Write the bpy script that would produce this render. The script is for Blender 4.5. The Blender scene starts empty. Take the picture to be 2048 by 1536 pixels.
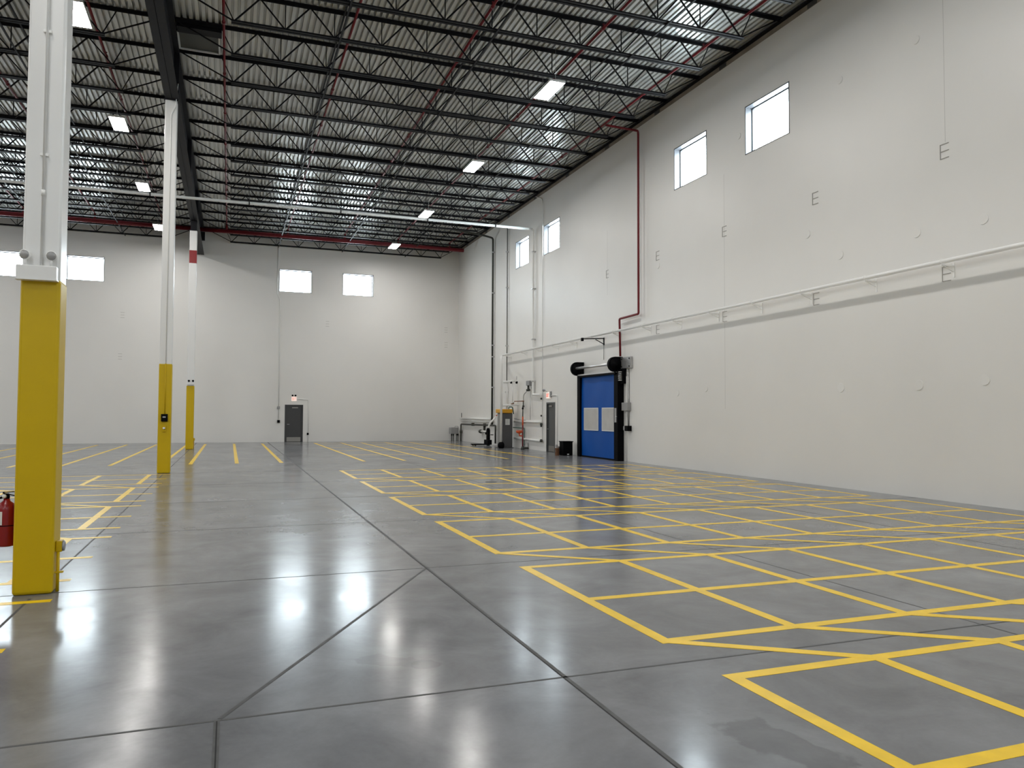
import bpy, bmesh, math, random
from mathutils import Vector, Matrix

# ------------------------------------------------------------------ camera, world, exposure
S = bpy.context.scene
COL = S.collection
F_PX, YAW, PITCH, ROLL, EYE = 1532.35, 0.352877, 0.038249, 0.004339, 1.65
fwd = Vector((math.sin(YAW)*math.cos(PITCH), math.cos(YAW)*math.cos(PITCH), math.sin(PITCH)))
rgt = Vector((math.cos(YAW), -math.sin(YAW), 0))
up = rgt.cross(fwd)
r2 = rgt*math.cos(ROLL) + up*math.sin(ROLL)
u2 = -rgt*math.sin(ROLL) + up*math.cos(ROLL)
cam_d = bpy.data.cameras.new('camera')
cam = bpy.data.objects.new('camera', cam_d)
COL.objects.link(cam)
cam.matrix_world = Matrix(((r2.x, u2.x, -fwd.x, 0), (r2.y, u2.y, -fwd.y, 0), (r2.z, u2.z, -fwd.z, EYE), (0, 0, 0, 1)))
cam_d.sensor_fit = 'HORIZONTAL'
cam_d.sensor_width = 36
cam_d.lens = 36*F_PX/2048
cam_d.clip_start = .05
cam_d.clip_end = 300
S.camera = cam

world = bpy.data.worlds.new('overcast_sky')
S.world = world
world.use_nodes = True
bg = world.node_tree.nodes['Background']
bg.inputs[0].default_value = (.86, .93, 1, 1)
WORLD = 29.0
bg.inputs[1].default_value = WORLD
LAMP = 102.0

S.view_settings.view_transform = 'Standard'
S.view_settings.look = 'None'
S.view_settings.gamma = 1
S.view_settings.use_curve_mapping = False
S.view_settings.exposure = 0.13
S.cycles.use_denoising = True
S.cycles.max_bounces = 10
S.cycles.diffuse_bounces = 6
S.cycles.glossy_bounces = 4
S.cycles.transparent_max_bounces = 8
S.cycles.sample_clamp_indirect = 6
S.cycles.caustics_reflective = False
S.cycles.caustics_refractive = False

# ------------------------------------------------------------------ materials
def mat(name, col, rough=.5, metal=0, spec=.5, emit=None, estr=0, noise=0, nscale=2., bump=0, bscale=40., alpha=1, coat=0):
    m = bpy.data.materials.new(name)
    m.use_nodes = True
    nt = m.node_tree
    b = nt.nodes['Principled BSDF']
    b.inputs['Base Color'].default_value = (*col, 1)
    b.inputs['Roughness'].default_value = rough
    b.inputs['Metallic'].default_value = metal
    b.inputs['Specular IOR Level'].default_value = spec
    b.inputs['Coat Weight'].default_value = coat
    b.inputs['Alpha'].default_value = alpha
    if emit:
        b.inputs['Emission Color'].default_value = (*emit, 1)
        b.inputs['Emission Strength'].default_value = estr
    tc = nt.nodes.new('ShaderNodeTexCoord')
    if noise:
        n = nt.nodes.new('ShaderNodeTexNoise')
        n.inputs['Scale'].default_value = nscale
        n.inputs['Detail'].default_value = 5
        nt.links.new(tc.outputs['Object'], n.inputs['Vector'])
        r = nt.nodes.new('ShaderNodeMapRange')
        r.inputs['From Min'].default_value = .3
        r.inputs['From Max'].default_value = .7
        r.inputs['To Min'].default_value = 1-noise
        r.inputs['To Max'].default_value = 1+noise
        nt.links.new(n.outputs['Fac'], r.inputs['Value'])
        mx = nt.nodes.new('ShaderNodeVectorMath')
        mx.operation = 'SCALE'
        mx.inputs[0].default_value = col
        nt.links.new(r.outputs[0], mx.inputs['Scale'])
        nt.links.new(mx.outputs[0], b.inputs['Base Color'])
    if bump:
        n = nt.nodes.new('ShaderNodeTexNoise')
        n.inputs['Scale'].default_value = bscale
        n.inputs['Detail'].default_value = 4
        nt.links.new(tc.outputs['Object'], n.inputs['Vector'])
        bp = nt.nodes.new('ShaderNodeBump')
        bp.inputs['Strength'].default_value = bump
        bp.inputs['Distance'].default_value = .01
        nt.links.new(n.outputs['Fac'], bp.inputs['Height'])
        nt.links.new(bp.outputs[0], b.inputs['Normal'])
    return m

M = {}
M['wall'] = mat('wall_paint', (.80, .79, .765), .42, noise=.025, nscale=.35, bump=.25, bscale=3)
M['black'] = mat('black_steel', (.010, .010, .012), .55, spec=.14)
M['girder'] = mat('dark_grey_steel', (.013, .013, .016), .55, spec=.15)
M['deck'] = mat('grey_steel_deck', (.60, .61, .59), .30, metal=.45, noise=.08, nscale=.5)
M['red'] = mat('red_pipe_paint', (.16, .008, .014), .45, spec=.35)
M['white'] = mat('white_gloss_paint', (.80, .80, .79), .28)
M['whitepipe'] = mat('white_pipe_paint', (.88, .88, .86), .28)
M['yellow'] = mat('yellow_plastic_sleeve', (.60, .41, .002), .36, spec=.3, noise=.03, nscale=3)
M['lineyellow'] = mat('yellow_floor_paint', (.93, .61, .02), .3, spec=.3, noise=.10, nscale=5, bump=.1)
M['joint'] = mat('joint_filler', (.065, .065, .065), .6, noise=.2, nscale=12)
M['wallline'] = mat('wall_joint_line', (.60, .59, .57), .6)
M['markshade'] = mat('embossed_mark_shade', (.40, .39, .37), .6)  # shadow lines of the embossed marks, put into the colour
M['gasket'] = mat('window_gasket', (.03, .03, .032), .6, spec=.2)
M['jointblack'] = mat('open_joint', (.01, .01, .01), .8)
M['hatch'] = mat('hatch_cover', (.05, .055, .045), .5)
M['galv'] = mat('galvanized_steel', (.5, .5, .5), .35, metal=.7, noise=.15, nscale=8)
M['alu'] = mat('aluminium', (.75, .75, .76), .3, metal=.8)
M['blue'] = mat('blue_vinyl', (.002, .078, .36), .45, spec=.2, noise=.06, nscale=1.2)
M['vision'] = mat('clear_vinyl_window', (.52, .51, .49), .3, noise=.06, nscale=3)
M['blackp'] = mat('black_plastic', (.003, .003, .004), .6, spec=.06)
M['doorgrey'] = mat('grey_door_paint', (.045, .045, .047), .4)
M['doorgrey_lit'] = mat('lit_grey_door_paint', (.075, .08, .082), .35)  # lit copy of the door grey, light put into the colour
M['kick'] = mat('kick_plate', (.28, .27, .25), .35, metal=.6)
M['grey'] = mat('grey_enclosure', (.30, .30, .30), .5)
M['cab'] = mat('dark_grey_cabinet', (.085, .085, .088), .45)
M['cabside'] = mat('grey_cabinet_trim', (.25, .25, .24), .5)
M['amber'] = mat('amber_plastic', (.72, .36, .015), .4)
M['orange'] = mat('orange_red_paint', (.62, .09, .02), .4)
M['copper'] = mat('copper_pipe', (.22, .10, .05), .35, metal=.6)
M['darkpipe'] = mat('black_iron_pipe', (.035, .038, .03), .45)
M['green'] = mat('green_hose', (.05, .12, .09), .5)
M['band'] = mat('wall_head_shade', (.27, .235, .19), .8, noise=.2, nscale=2)  # wall head in shadow, the shade painted as brown-grey
M['brown'] = mat('brown_tin', (.16, .07, .03), .45)
M['redext'] = mat('extinguisher_red', (.24, .003, .006), .3, coat=.1)
M['label'] = mat('white_label', (.72, .74, .72), .4)
M['lens'] = mat('lamp_lens', (.42, .42, .42), .15, metal=.4)
M['signwhite'] = mat('exit_sign_face', (.85, .80, .74), .4, emit=(1, .86, .76), estr=.45)
M['signred'] = mat('exit_letters', (.8, .05, .03), .4, emit=(1, .25, .15), estr=.35)
M['lamp'] = mat('lamp_panel', (1, 1, 1), .5, emit=(1, .97, .93), estr=LAMP)
M['housing'] = mat('white_lamp_housing', (.7, .7, .7), .4)
M['wframe'] = mat('window_frame', (.068, .072, .08), .4)
M['outletgrey'] = mat('outlet_cover', (.33, .34, .36), .35, metal=.4)

def glass():
    m = bpy.data.materials.new('window_glass')
    m.use_nodes = True
    nt = m.node_tree
    nt.nodes.remove(nt.nodes['Principled BSDF'])
    out = nt.nodes['Material Output']
    t = nt.nodes.new('ShaderNodeBsdfTransparent')
    t.inputs[0].default_value = (.93, .96, .96, 1)
    g = nt.nodes.new('ShaderNodeBsdfGlossy')
    g.inputs['Roughness'].default_value = .03
    mx = nt.nodes.new('ShaderNodeMixShader')
    mx.inputs[0].default_value = .06
    nt.links.new(t.outputs[0], mx.inputs[1])
    nt.links.new(g.outputs[0], mx.inputs[2])
    nt.links.new(mx.outputs[0], out.inputs[0])
    return m
M['glass'] = glass()

def floor_mat():
    m = bpy.data.materials.new('polished_concrete')
    m.use_nodes = True
    nt = m.node_tree
    N, L = nt.nodes, nt.links
    b = N['Principled BSDF']
    tc = N.new('ShaderNodeTexCoord')
    def noise(scale, detail, dist=0, stretch=None, rough=.55):
        n = N.new('ShaderNodeTexNoise')
        n.inputs['Scale'].default_value = scale
        n.inputs['Detail'].default_value = detail
        n.inputs['Distortion'].default_value = dist
        n.inputs['Roughness'].default_value = rough
        if stretch:
            mp = N.new('ShaderNodeMapping')
            mp.inputs['Scale'].default_value = stretch
            L.new(tc.outputs['Object'], mp.inputs[0])
            L.new(mp.outputs[0], n.inputs['Vector'])
        else:
            L.new(tc.outputs['Object'], n.inputs['Vector'])
        return n.outputs['Fac']
    def rng(v, a, b_, c, d):
        r = N.new('ShaderNodeMapRange')
        r.inputs['From Min'].default_value = a
        r.inputs['From Max'].default_value = b_
        r.inputs['To Min'].default_value = c
        r.inputs['To Max'].default_value = d
        L.new(v, r.inputs['Value'])
        return r.outputs[0]
    def mul(a, b_):
        x = N.new('ShaderNodeMath')
        x.operation = 'MULTIPLY'
        L.new(a, x.inputs[0])
        L.new(b_, x.inputs[1])
        return x.outputs[0]
    big = rng(noise(.30, 6, .4), .2, .8, .74, 1.26)
    mid = rng(noise(1.3, 7, .5, rough=.62), .2, .8, .62, 1.38)
    fine = rng(noise(30, 3), .25, .75, .97, 1.03)
    v = mul(mul(big, mid), fine)
    # dark spill stains with wavy outlines
    def stain(cx, cy, sx, sy, rot, strength, seed):
        mp = N.new('ShaderNodeMapping')
        mp.vector_type = 'TEXTURE'
        mp.inputs['Location'].default_value = (cx, cy, 0)
        mp.inputs['Rotation'].default_value = (0, 0, rot)
        mp.inputs['Scale'].default_value = (sx, sy, 1)
        L.new(tc.outputs['Object'], mp.inputs[0])
        ln = N.new('ShaderNodeVectorMath')
        ln.operation = 'LENGTH'
        L.new(mp.outputs[0], ln.inputs[0])
        n = N.new('ShaderNodeTexNoise')
        n.inputs['Scale'].default_value = 4.5
        n.inputs['Detail'].default_value = 7
        L.new(tc.outputs['Object'], n.inputs['Vector'])
        a = N.new('ShaderNodeMath')
        a.operation = 'MULTIPLY_ADD'
        L.new(n.outputs['Fac'], a.inputs[0])
        a.inputs[1].default_value = 2.2
        L.new(ln.outputs['Value'], a.inputs[2])
        return rng(a.outputs[0], 1.95, 2.12, strength, 1.0)
    v = mul(v, stain(2.62, 3.15, .16, .48, .22, .74, 1))
    v = mul(v, stain(1.0, 5.15, .13, .20, .9, .80, 2))
    v = mul(v, stain(1.24, 4.98, .09, .09, 0, .82, 3))
    v = mul(v, stain(8.8, 30.2, .8, 1.1, 0, .8, 4))
    sc = N.new('ShaderNodeVectorMath')
    sc.operation = 'SCALE'
    sc.inputs[0].default_value = (.192, .197, .206)
    L.new(v, sc.inputs['Scale'])
    L.new(sc.outputs[0], b.inputs['Base Color'])
    ro = rng(noise(1.1, 6, .6, rough=.6), .2, .8, .12, .24)
    L.new(ro, b.inputs['Roughness'])
    b.inputs['Specular IOR Level'].default_value = .20
    bp = N.new('ShaderNodeBump')
    bp.inputs['Strength'].default_value = .10
    bp.inputs['Distance'].default_value = .01
    L.new(noise(2.2, 2, .2), bp.inputs['Height'])
    L.new(bp.outputs[0], b.inputs['Normal'])
    return m
M['floor'] = floor_mat()

# ------------------------------------------------------------------ mesh builder (world coordinates)
WL = {}
class MB:
    def __init__(s):
        s.v, s.f, s.sm = [], [], []
    def quadbox(s, c8):
        n = len(s.v)
        s.v += [tuple(c) for c in c8]
        for q in ((0, 3, 2, 1), (4, 5, 6, 7), (0, 1, 5, 4), (1, 2, 6, 5), (2, 3, 7, 6), (3, 0, 4, 7)):
            s.f.append(tuple(n+i for i in q))
            s.sm.append(False)
        return s
    def box(s, x0, x1, y0, y1, z0, z1):
        if x0 > x1: x0, x1 = x1, x0
        if y0 > y1: y0, y1 = y1, y0
        if z0 > z1: z0, z1 = z1, z0
        return s.quadbox([(x0, y0, z0), (x1, y0, z0), (x1, y1, z0), (x0, y1, z0), (x0, y0, z1), (x1, y0, z1), (x1, y1, z1), (x0, y1, z1)])
    def bar(s, a, b, w, h=None, side=None):
        a, b = Vector(a), Vector(b)
        h = h or w
        d = (b-a).normalized()
        sd = Vector(side) if side else (Vector((0, 0, 1)) if abs(d.z) < .9 else Vector((0, 1, 0)))
        u = d.cross(sd).normalized()*w/2
        t = u.cross(d).normalized()*h/2
        return s.quadbox([a-u-t, a+u-t, a+u+t, a-u+t, b-u-t, b+u-t, b+u+t, b-u+t])
    def tube(s, pts, r, seg=12, cap=True, bend=0):
        pts = [Vector(p) for p in pts]
        if bend and len(pts) > 2:
            q = [pts[0]]
            for i in range(1, len(pts)-1):
                p0, p1, p2 = pts[i-1], pts[i], pts[i+1]
                k = min(bend, (p1-p0).length*.49, (p2-p1).length*.49)
                a_, b_ = p1+(p0-p1).normalized()*k, p1+(p2-p1).normalized()*k
                for j in range(6):
                    t = j/5
                    q.append(a_*(1-t)**2+p1*2*t*(1-t)+b_*t*t)
            q.append(pts[-1])
            pts = q
        n0 = len(s.v)
        d0 = (pts[1]-pts[0]).normalized()
        u = d0.cross(Vector((0, 0, 1)) if abs(d0.z) < .9 else Vector((0, 1, 0))).normalized()
        for i, p in enumerate(pts):
            if i == 0: d = pts[1]-pts[0]
            elif i == len(pts)-1: d = pts[-1]-pts[-2]
            else: d = (pts[i+1]-pts[i]).normalized()+(pts[i]-pts[i-1]).normalized()
            d.normalize()
            u = (u-d*u.dot(d)).normalized()
            w = d.cross(u)
            for k in range(seg):
                t = 2*math.pi*k/seg
                s.v.append(tuple(p+u*math.cos(t)*r+w*math.sin(t)*r))
        for i in range(len(pts)-1):
            for k in range(seg):
                a = n0+i*seg+k
                b = n0+i*seg+(k+1) % seg
                s.f.append((a, b, b+seg, a+seg))
                s.sm.append(True)
        if cap:
            s.f.append(tuple(n0+k for k in range(seg-1, -1, -1)))
            s.f.append(tuple(n0+(len(pts)-1)*seg+k for k in range(seg)))
            s.sm += [False, False]
        return s
    def lathe(s, base, axis, prof, seg=20):
        base, axis = Vector(base), Vector(axis).normalized()
        u = axis.cross(Vector((0, 0, 1)) if abs(axis.z) < .9 else Vector((0, 1, 0))).normalized()
        w = axis.cross(u)
        n0 = len(s.v)
        for (r, h) in prof:
            for k in range(seg):
                t = 2*math.pi*k/seg
                s.v.append(tuple(base+axis*h+(u*math.cos(t)+w*math.sin(t))*max(r, 1e-4)))
        for i in range(len(prof)-1):
            for k in range(seg):
                a = n0+i*seg+k
                b = n0+i*seg+(k+1) % seg
                s.f.append((a, b, b+seg, a+seg))
                s.sm.append(True)
        s.f.append(tuple(n0+k for k in range(seg-1, -1, -1)))
        s.f.append(tuple(n0+(len(prof)-1)*seg+k for k in range(seg)))
        s.sm += [False, False]
        return s
    def prism(s, outline, a0, a1, axis='y'):
        n = len(outline)
        n0 = len(s.v)
        for a in (a0, a1):
            for (p, q) in outline:
                s.v.append((p, a, q) if axis == 'y' else ((a, p, q) if axis == 'x' else (p, q, a)))
        s.f.append(tuple(n0+i for i in range(n)))
        s.f.append(tuple(n0+n+i for i in range(n-1, -1, -1)))
        s.sm += [False, False]
        for i in range(n):
            j = (i+1) % n
            s.f.append((n0+i, n0+n+i, n0+n+j, n0+j))
            s.sm.append(False)
        return s
    def build(s, name, m, parent=None, bevel=0, origin=None):
        if parent is not None:
            org = WL[parent.name]
        else:
            org = Vector(origin) if origin else Vector((0, 0, 0))
        me = bpy.data.meshes.new(name)
        me.from_pydata([(x-org.x, y-org.y, z-org.z) for x, y, z in s.v], [], s.f)
        me.polygons.foreach_set('use_smooth', s.sm)
        bm = bmesh.new()
        bm.from_mesh(me)
        if bevel:
            bmesh.ops.bevel(bm, geom=list(bm.edges), offset=bevel, segments=3, affect='EDGES', profile=.5)
        bmesh.ops.recalc_face_normals(bm, faces=bm.faces)
        bm.to_mesh(me)
        bm.free()
        me.materials.append(M[m] if isinstance(m, str) else m)
        o = bpy.data.objects.new(name, me)
        COL.objects.link(o)
        if parent is not None:
            o.parent = parent
            WL[o.name] = org
        else:
            o.location = org
            WL[o.name] = org
        return o

def tag(o, label=None, cat=None, group=None, kind=None):
    if label: o['label'] = label
    if cat: o['category'] = cat
    if group: o['group'] = group
    if kind: o['kind'] = kind
    return o
def thing(name, loc, label, cat, group=None, kind='thing'):
    o = bpy.data.objects.new(name, None)
    o.empty_display_size = .2
    COL.objects.link(o)
    o.location = loc
    WL[o.name] = Vector(loc)
    return tag(o, label, cat, group, kind)
def struct(name, mb, m, parent=None):
    o = mb.build(name, m, parent)
    if parent is None: o['kind'] = 'structure'
    return o
def copy_tree(o, loc, parent=None):
    c = o.copy()
    COL.objects.link(c)
    c.parent = parent
    if parent is None:
        c.location = loc
    WL[c.name] = Vector(loc)
    for ch in list(o.children):
        copy_tree(ch, loc, c)
    return c
ORD = ['first', 'second', 'third', 'fourth', 'fifth', 'sixth', 'seventh', 'eighth', 'ninth', 'tenth', 'eleventh', 'twelfth', 'thirteenth',
       'fourteenth', 'fifteenth', 'sixteenth', 'seventeenth', 'eighteenth', 'nineteenth', 'twentieth']

# ------------------------------------------------------------------ room shell
XR, XL, YB, YF = 12.95, -30.7, 44.6, -14.0
ZD = 11.66            # underside of the steel deck
WT = .30

def wall_cells(a0, a1, z0, z1, holes):
    """solid cells (a, a, z, z) of a wall with rectangular holes"""
    es = sorted({a0, a1, *[h[0] for h in holes], *[h[1] for h in holes]})
    out = []
    for p, q in zip(es[:-1], es[1:]):
        zs = sorted((h[2], h[3]) for h in holes if h[0] <= p+1e-6 and h[1] >= q-1e-6)
        z = z0
        for (u, v) in zs:
            if u > z+1e-6: out.append((p, q, z, u))
            z = v
        if z < z1: out.append((p, q, z, z1))
    return out

def face_wall(cells_, axis, face, outer):
    """front face, back face and reveals of the wall, without any inner seams"""
    mb = MB()
    cs = set()
    for (a, b, z0, z1) in cells_:
        if axis == 'x': mb.box(min(face, outer), max(face, outer), a, b, z0, z1)
        else: mb.box(a, b, min(face, outer), max(face, outer), z0, z1)
    return mb

WR = [(1.10, 2.83), (4.65, 6.38), (15.27, 17.0), (18.80, 20.53), (29.42, 31.15), (32.97, 34.70)]   # windows of the right wall (y0, y1)
WRZ = (8.64, 9.95)
WBX = [(-25.6, -23.85), (-22.1, -20.35), (-11.51, -9.76), (-8.01, -6.26), (2.48, 4.26), (6.01, 7.76)]
WBZ = (8.42, 9.68)
D2 = (29.87, 30.78, 2.11)       # door in the right wall (y0, y1, top)
D1 = (2.92, 3.87, 2.06)         # door in the back wall (x0, x1, top)
rh = [(a, b, *WRZ) for a, b in WR] + [(D2[0], D2[1], 0, D2[2])]
bh = [(a, b, *WBZ) for a, b in WBX] + [(D1[0], D1[1], 0, D1[2])]
wall_right = struct('wall_right', face_wall(wall_cells(YF, YB+WT, 0, 11.80, rh), 'x', XR, XR+WT), 'wall')
wall_back = struct('wall_back', face_wall(wall_cells(XL, XR, 0, 11.80, bh), 'y', YB, YB+WT), 'wall')
FW = [(-12, -10.25), (-8.5, -6.75), (2.5, 4.25), (6.0, 7.75)]  # unseen front windows, added for fill daylight
wall_front = struct('wall_front', face_wall(wall_cells(XL, XR, 0, 11.80, [(a, b, *WBZ) for a, b in FW]), 'y', YF, YF-WT), 'wall')
LW = [(y, y+1.75) for y in (1.1, 4.65, 15.3, 18.8, 29.4, 33.0)]  # left wall windows out of view, also put in for fill light
wall_left = struct('wall_left', face_wall(wall_cells(YF-WT, YB+WT, 0, 11.80, [(a, b, *WRZ) for a, b in LW]), 'x', XL, XL-WT), 'wall')
floor = struct('floor', MB().box(XL-WT, XR+WT, YF-WT, YB+WT, -.3, 0), 'floor')

# windows
wn = 0
def window(axis, face, a0, a1, z0, z1, outward):
    global wn
    wn += 1
    mb = MB()
    t = .05
    d0, d1 = face+outward*(WT-.10), face+outward*(WT-.03)
    def bx(p0, p1, q0, q1, e0=d0, e1=d1, m=mb):
        if axis == 'x': m.box(e0, e1, p0, p1, q0, q1)
        else: m.box(p0, p1, e0, e1, q0, q1)
    bx(a0, a1, z0, z0+t); bx(a0, a1, z1-t, z1); bx(a0, a0+t, z0+t, z1-t); bx(a1-t, a1, z0+t, z1-t)
    o = mb.build('window_%d' % wn, 'wframe')
    o['kind'] = 'structure'
    gk = MB()
    ge0, ge1, q = face+outward*(WT-.106), face+outward*(WT-.10), .016
    bx(a0+.03, a1-.03, z0+.03, z0+.03+q, ge0, ge1, gk); bx(a0+.03, a1-.03, z1-.03-q, z1-.03, ge0, ge1, gk)
    bx(a0+.03, a0+.03+q, z0+.03, z1-.03, ge0, ge1, gk); bx(a1-.03-q, a1-.03, z0+.03, z1-.03, ge0, ge1, gk)
    gk.build('gasket', 'gasket', o)
    g = MB()
    bx(a0+t, a1-t, z0+t, z1-t, face+outward*(WT-.068), face+outward*(WT-.062), g)
    g.build('pane', 'glass', o)
    # thin white reveal lining, proud of the wall by a few millimetres
    r = MB()
    e0, e1 = face-outward*.006, face+outward*(WT-.10)
    k = .022
    bx(a0-.001, a0+k, z0, z1, e0, e1, r); bx(a1-k, a1+.001, z0, z1, e0, e1, r)
    bx(a0, a1, z1-k, z1+.001, e0, e1, r); bx(a0, a1, z0-.001, z0+k, e0, e1, r)
    r.build('reveal', 'wframe', o)
    gk = MB()
    ge0, ge1, q = face-outward*.004, face+outward*.002, .012
    bx(a0-q, a1+q, z1, z1+q, ge0, ge1, gk); bx(a0-q, a0-.001, z0, z1, ge0, ge1, gk); bx(a1+.001, a1+q, z0, z1, ge0, ge1, gk)
    gk.build('edge_bead', 'grey', o)
    # portal for the daylight that comes through this opening
    ld = bpy.data.lights.new('daylight_portal', 'AREA')
    ld.shape = 'RECTANGLE'
    ld.size = a1-a0
    ld.size_y = z1-z0
    ld.cycles.is_portal = True
    lo = bpy.data.objects.new('daylight_portal', ld)
    COL.objects.link(lo)
    c = face+outward*(WT+.01)
    cz, ca = (z0+z1)/2, (a0+a1)/2
    lo.location = (c, ca, cz) if axis == 'x' else (ca, c, cz)
    dirv = Vector((-outward, 0, 0)) if axis == 'x' else Vector((0, -outward, 0))
    lo.rotation_euler = dirv.to_track_quat('-Z', 'Z').to_euler()
for a, b in WR: window('x', XR, a, b, *WRZ, 1)
for a, b in WBX: window('y', YB, a, b, *WBZ, 1)
for a, b in FW: window('y', YF, a, b, *WBZ, -1)
for a, b in LW: window('x', XL, a, b, *WRZ, -1)

# corrugated steel deck, ribs along Y
def deck():
    mb = MB()
    x, pitch = XL, .1524
    prof = []
    while x < XR:
        prof += [(x, ZD), (x+.086, ZD), (x+.094, ZD+.070), (x+.1444, ZD+.070)]
        x += pitch
    prof.append((XR, ZD))
    prof = [p for p in prof if p[0] <= XR]
    top = [(XR, ZD+.12), (XL, ZD+.12)]
    n = len(prof)
    ys = [YF, YB]
    for y in ys:
        for (px, pz) in prof: mb.v.append((px, y, pz))
    for i in range(n-1):
        mb.f.append((i, i+1, n+i+1, n+i)); mb.sm.append(False)
    n0 = len(mb.v)
    mb.v += [(XL, YF, ZD+.12), (XR, YF, ZD+.12), (XR, YB, ZD+.12), (XL, YB, ZD+.12)]
    mb.f.append((n0, n0+1, n0+2, n0+3)); mb.sm.append(False)
    return mb
me_mb = deck()
me = bpy.data.meshes.new('ceiling')
me.from_pydata(me_mb.v, [], me_mb.f)
me.materials.append(M['deck'])
ceiling = bpy.data.objects.new('ceiling', me)
COL.objects.link(ceiling)
ceiling['kind'] = 'structure'
WL['ceiling'] = Vector((0, 0, 0))

# painted shadow band and ledger angle at the head of the right wall
t = MB().box(XR-.006, XR+.0, YF, YB, 11.43, 11.60)
shade_band = struct('wall_shade_band', t, 'band')
p_ = MB()
for k in range(-6, 10):
    y = 10.88+3.55*k
    if YF < y < YB: p_.box(XR-.012, XR-.006, y-.16, y+.16, 11.44, 11.57)
p_.build('embed_plate', 'joint', shade_band)
t = MB().box(XR-.10, XR, YF, YB, 11.585, 11.60).box(XR-.012, XR, YF, YB, 11.56, ZD)
struct('trim_2', t, 'black')
t = MB().box(XL, XR-.10, YB-.09, YB, 11.585, 11.60)
struct('trim_3', t, 'black')

# wall panel joints, embossed marks coloured as their shadow lines, plugged lifting points (relief on the walls)
for y, z0, z1 in [(3.76, 0, 11.43), (10.88, 6.95, 9.9), (17.97, 1.8, 8.4), (25.06, 6.0, 8.4), (32.16, 3.2, 8.0)]:
    MB().box(XR-.0015, XR, y-.006, y+.006, z0, z1).build('panel_joint', 'wallline', wall_right)
def e_mark(y, z, wall='r'):
    mb = MB()
    w, h, t = .19, .29, .013
    if wall == 'r':
        a = XR-.012
        mb.box(a, XR, y+w/2-t, y+w/2, z-h/2, z+h/2)
        for q in (z-h/2, z-t/2, z+h/2-t): mb.box(a, XR, y-w/2, y+w/2, q, q+t)
    else:
        a = YB-.012
        for q in (z-h/2, z-t/2, z+h/2-t): mb.box(y-w/2, y+w/2, a, YB, q, q+t)
    mb.build('embossed_mark', 'markshade', wall_right if wall == 'r' else wall_back)
for y in (10.90, 14.40, 17.96, 21.53, 25.06):
    e_mark(y, 6.78)
    if y != 25.06: e_mark(y, 4.38)
for x, z in ((-5.35, 6.71), (-5.42, 4.53), (5.17, 6.71), (12.17, 6.65), (12.18, 5.75)): e_mark(x, z, 'b')
def plug(y, z, r=.085, tilt=.010):
    mb = MB()
    seg = 24
    n0 = len(mb.v)
    mb.v.append((XR-.008, y, z))
    for k in range(seg):
        t = 2*math.pi*k/seg
        lift = .004+tilt*(.5-.5*math.sin(t+.6))
        mb.v.append((XR-lift, y+r*math.cos(t), z+r*math.sin(t)))
    for k in range(seg):
        t = 2*math.pi*k/seg
        mb.v.append((XR+.002, y+r*1.04*math.cos(t), z+r*1.04*math.sin(t)))
    for k in range(seg):
        j = (k+1) % seg
        mb.f.append((0, 1+k, 1+j)); mb.sm.append(False)
        mb.f.append((1+k, 1+seg+k, 1+seg+j, 1+j)); mb.sm.append(False)
    mb.build('plug_patch', 'wall', wall_right)
for y, z in [(10.11, 5.26), (11.57, 5.33), (13.64, 5.28), (21.52, 6.45), (13.66, 2.26), (11.57, 2.25), (10.14, 2.30), (11.51, 9.26), (13.58, 9.29),
             (17.28, 9.26), (14.68, 5.98), (18.9, 2.4), (20.4, 2.3)]:
    plug(y, z, .10 if z < 9 else .085)

# floor joints
def strip(name, a, b, w, m, z=.0012, par=floor, z0=-.002):
    a, b = Vector(a), Vector(b)
    d = (b-a).normalized()
    n = Vector((-d.y, d.x))*w/2
    q = [a-n, b-n, b+n, a+n]
    mb = MB()
    mb.quadbox([(p.x, p.y, z0) for p in q]+[(p.x, p.y, z) for p in q])
    return mb.build(name, m, par)
strip('control_joint', (2.0, YF), (2.0, 44.5), .034, 'joint')
strip('control_joint', (1.988, YF), (1.988, 9), .006, 'jointblack', .0018)
strip('control_joint', (-1.62, 8.45), (-1.62, 44.5), .022, 'joint')
strip('control_joint', (-1.62, YF), (-1.62, 7.85), .022, 'joint')
strip('control_joint', (5.6, YF), (5.6, 44.5), .014, 'joint')
strip('control_joint', (9.2, YF), (9.2, 44.5), .012, 'joint')
for y, w in ((.9, .02), (4.45, .020), (8.04, .014), (11.65, .012), (15.2, .010), (18.8, .010), (22.5, .010)):
    strip('control_joint', (XL, y), (XR, y), w, 'joint')
strip('control_joint', (1.98, 8.0), (-.02, 4.47), .026, 'joint')
strip('control_joint', (-.035, 4.44), (-.035, -6), .030, 'joint')
strip('control_joint', (-.035, 4.44), (-.035, -6), .007, 'jointblack', .0018)
MB().lathe((5.92, 17.51, 0), (0, 0, 1), [(.14, -.002), (.14, .003), (.125, .004), (.0, .004)], 20).build('cleanout_cover', 'joint', floor)

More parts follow.
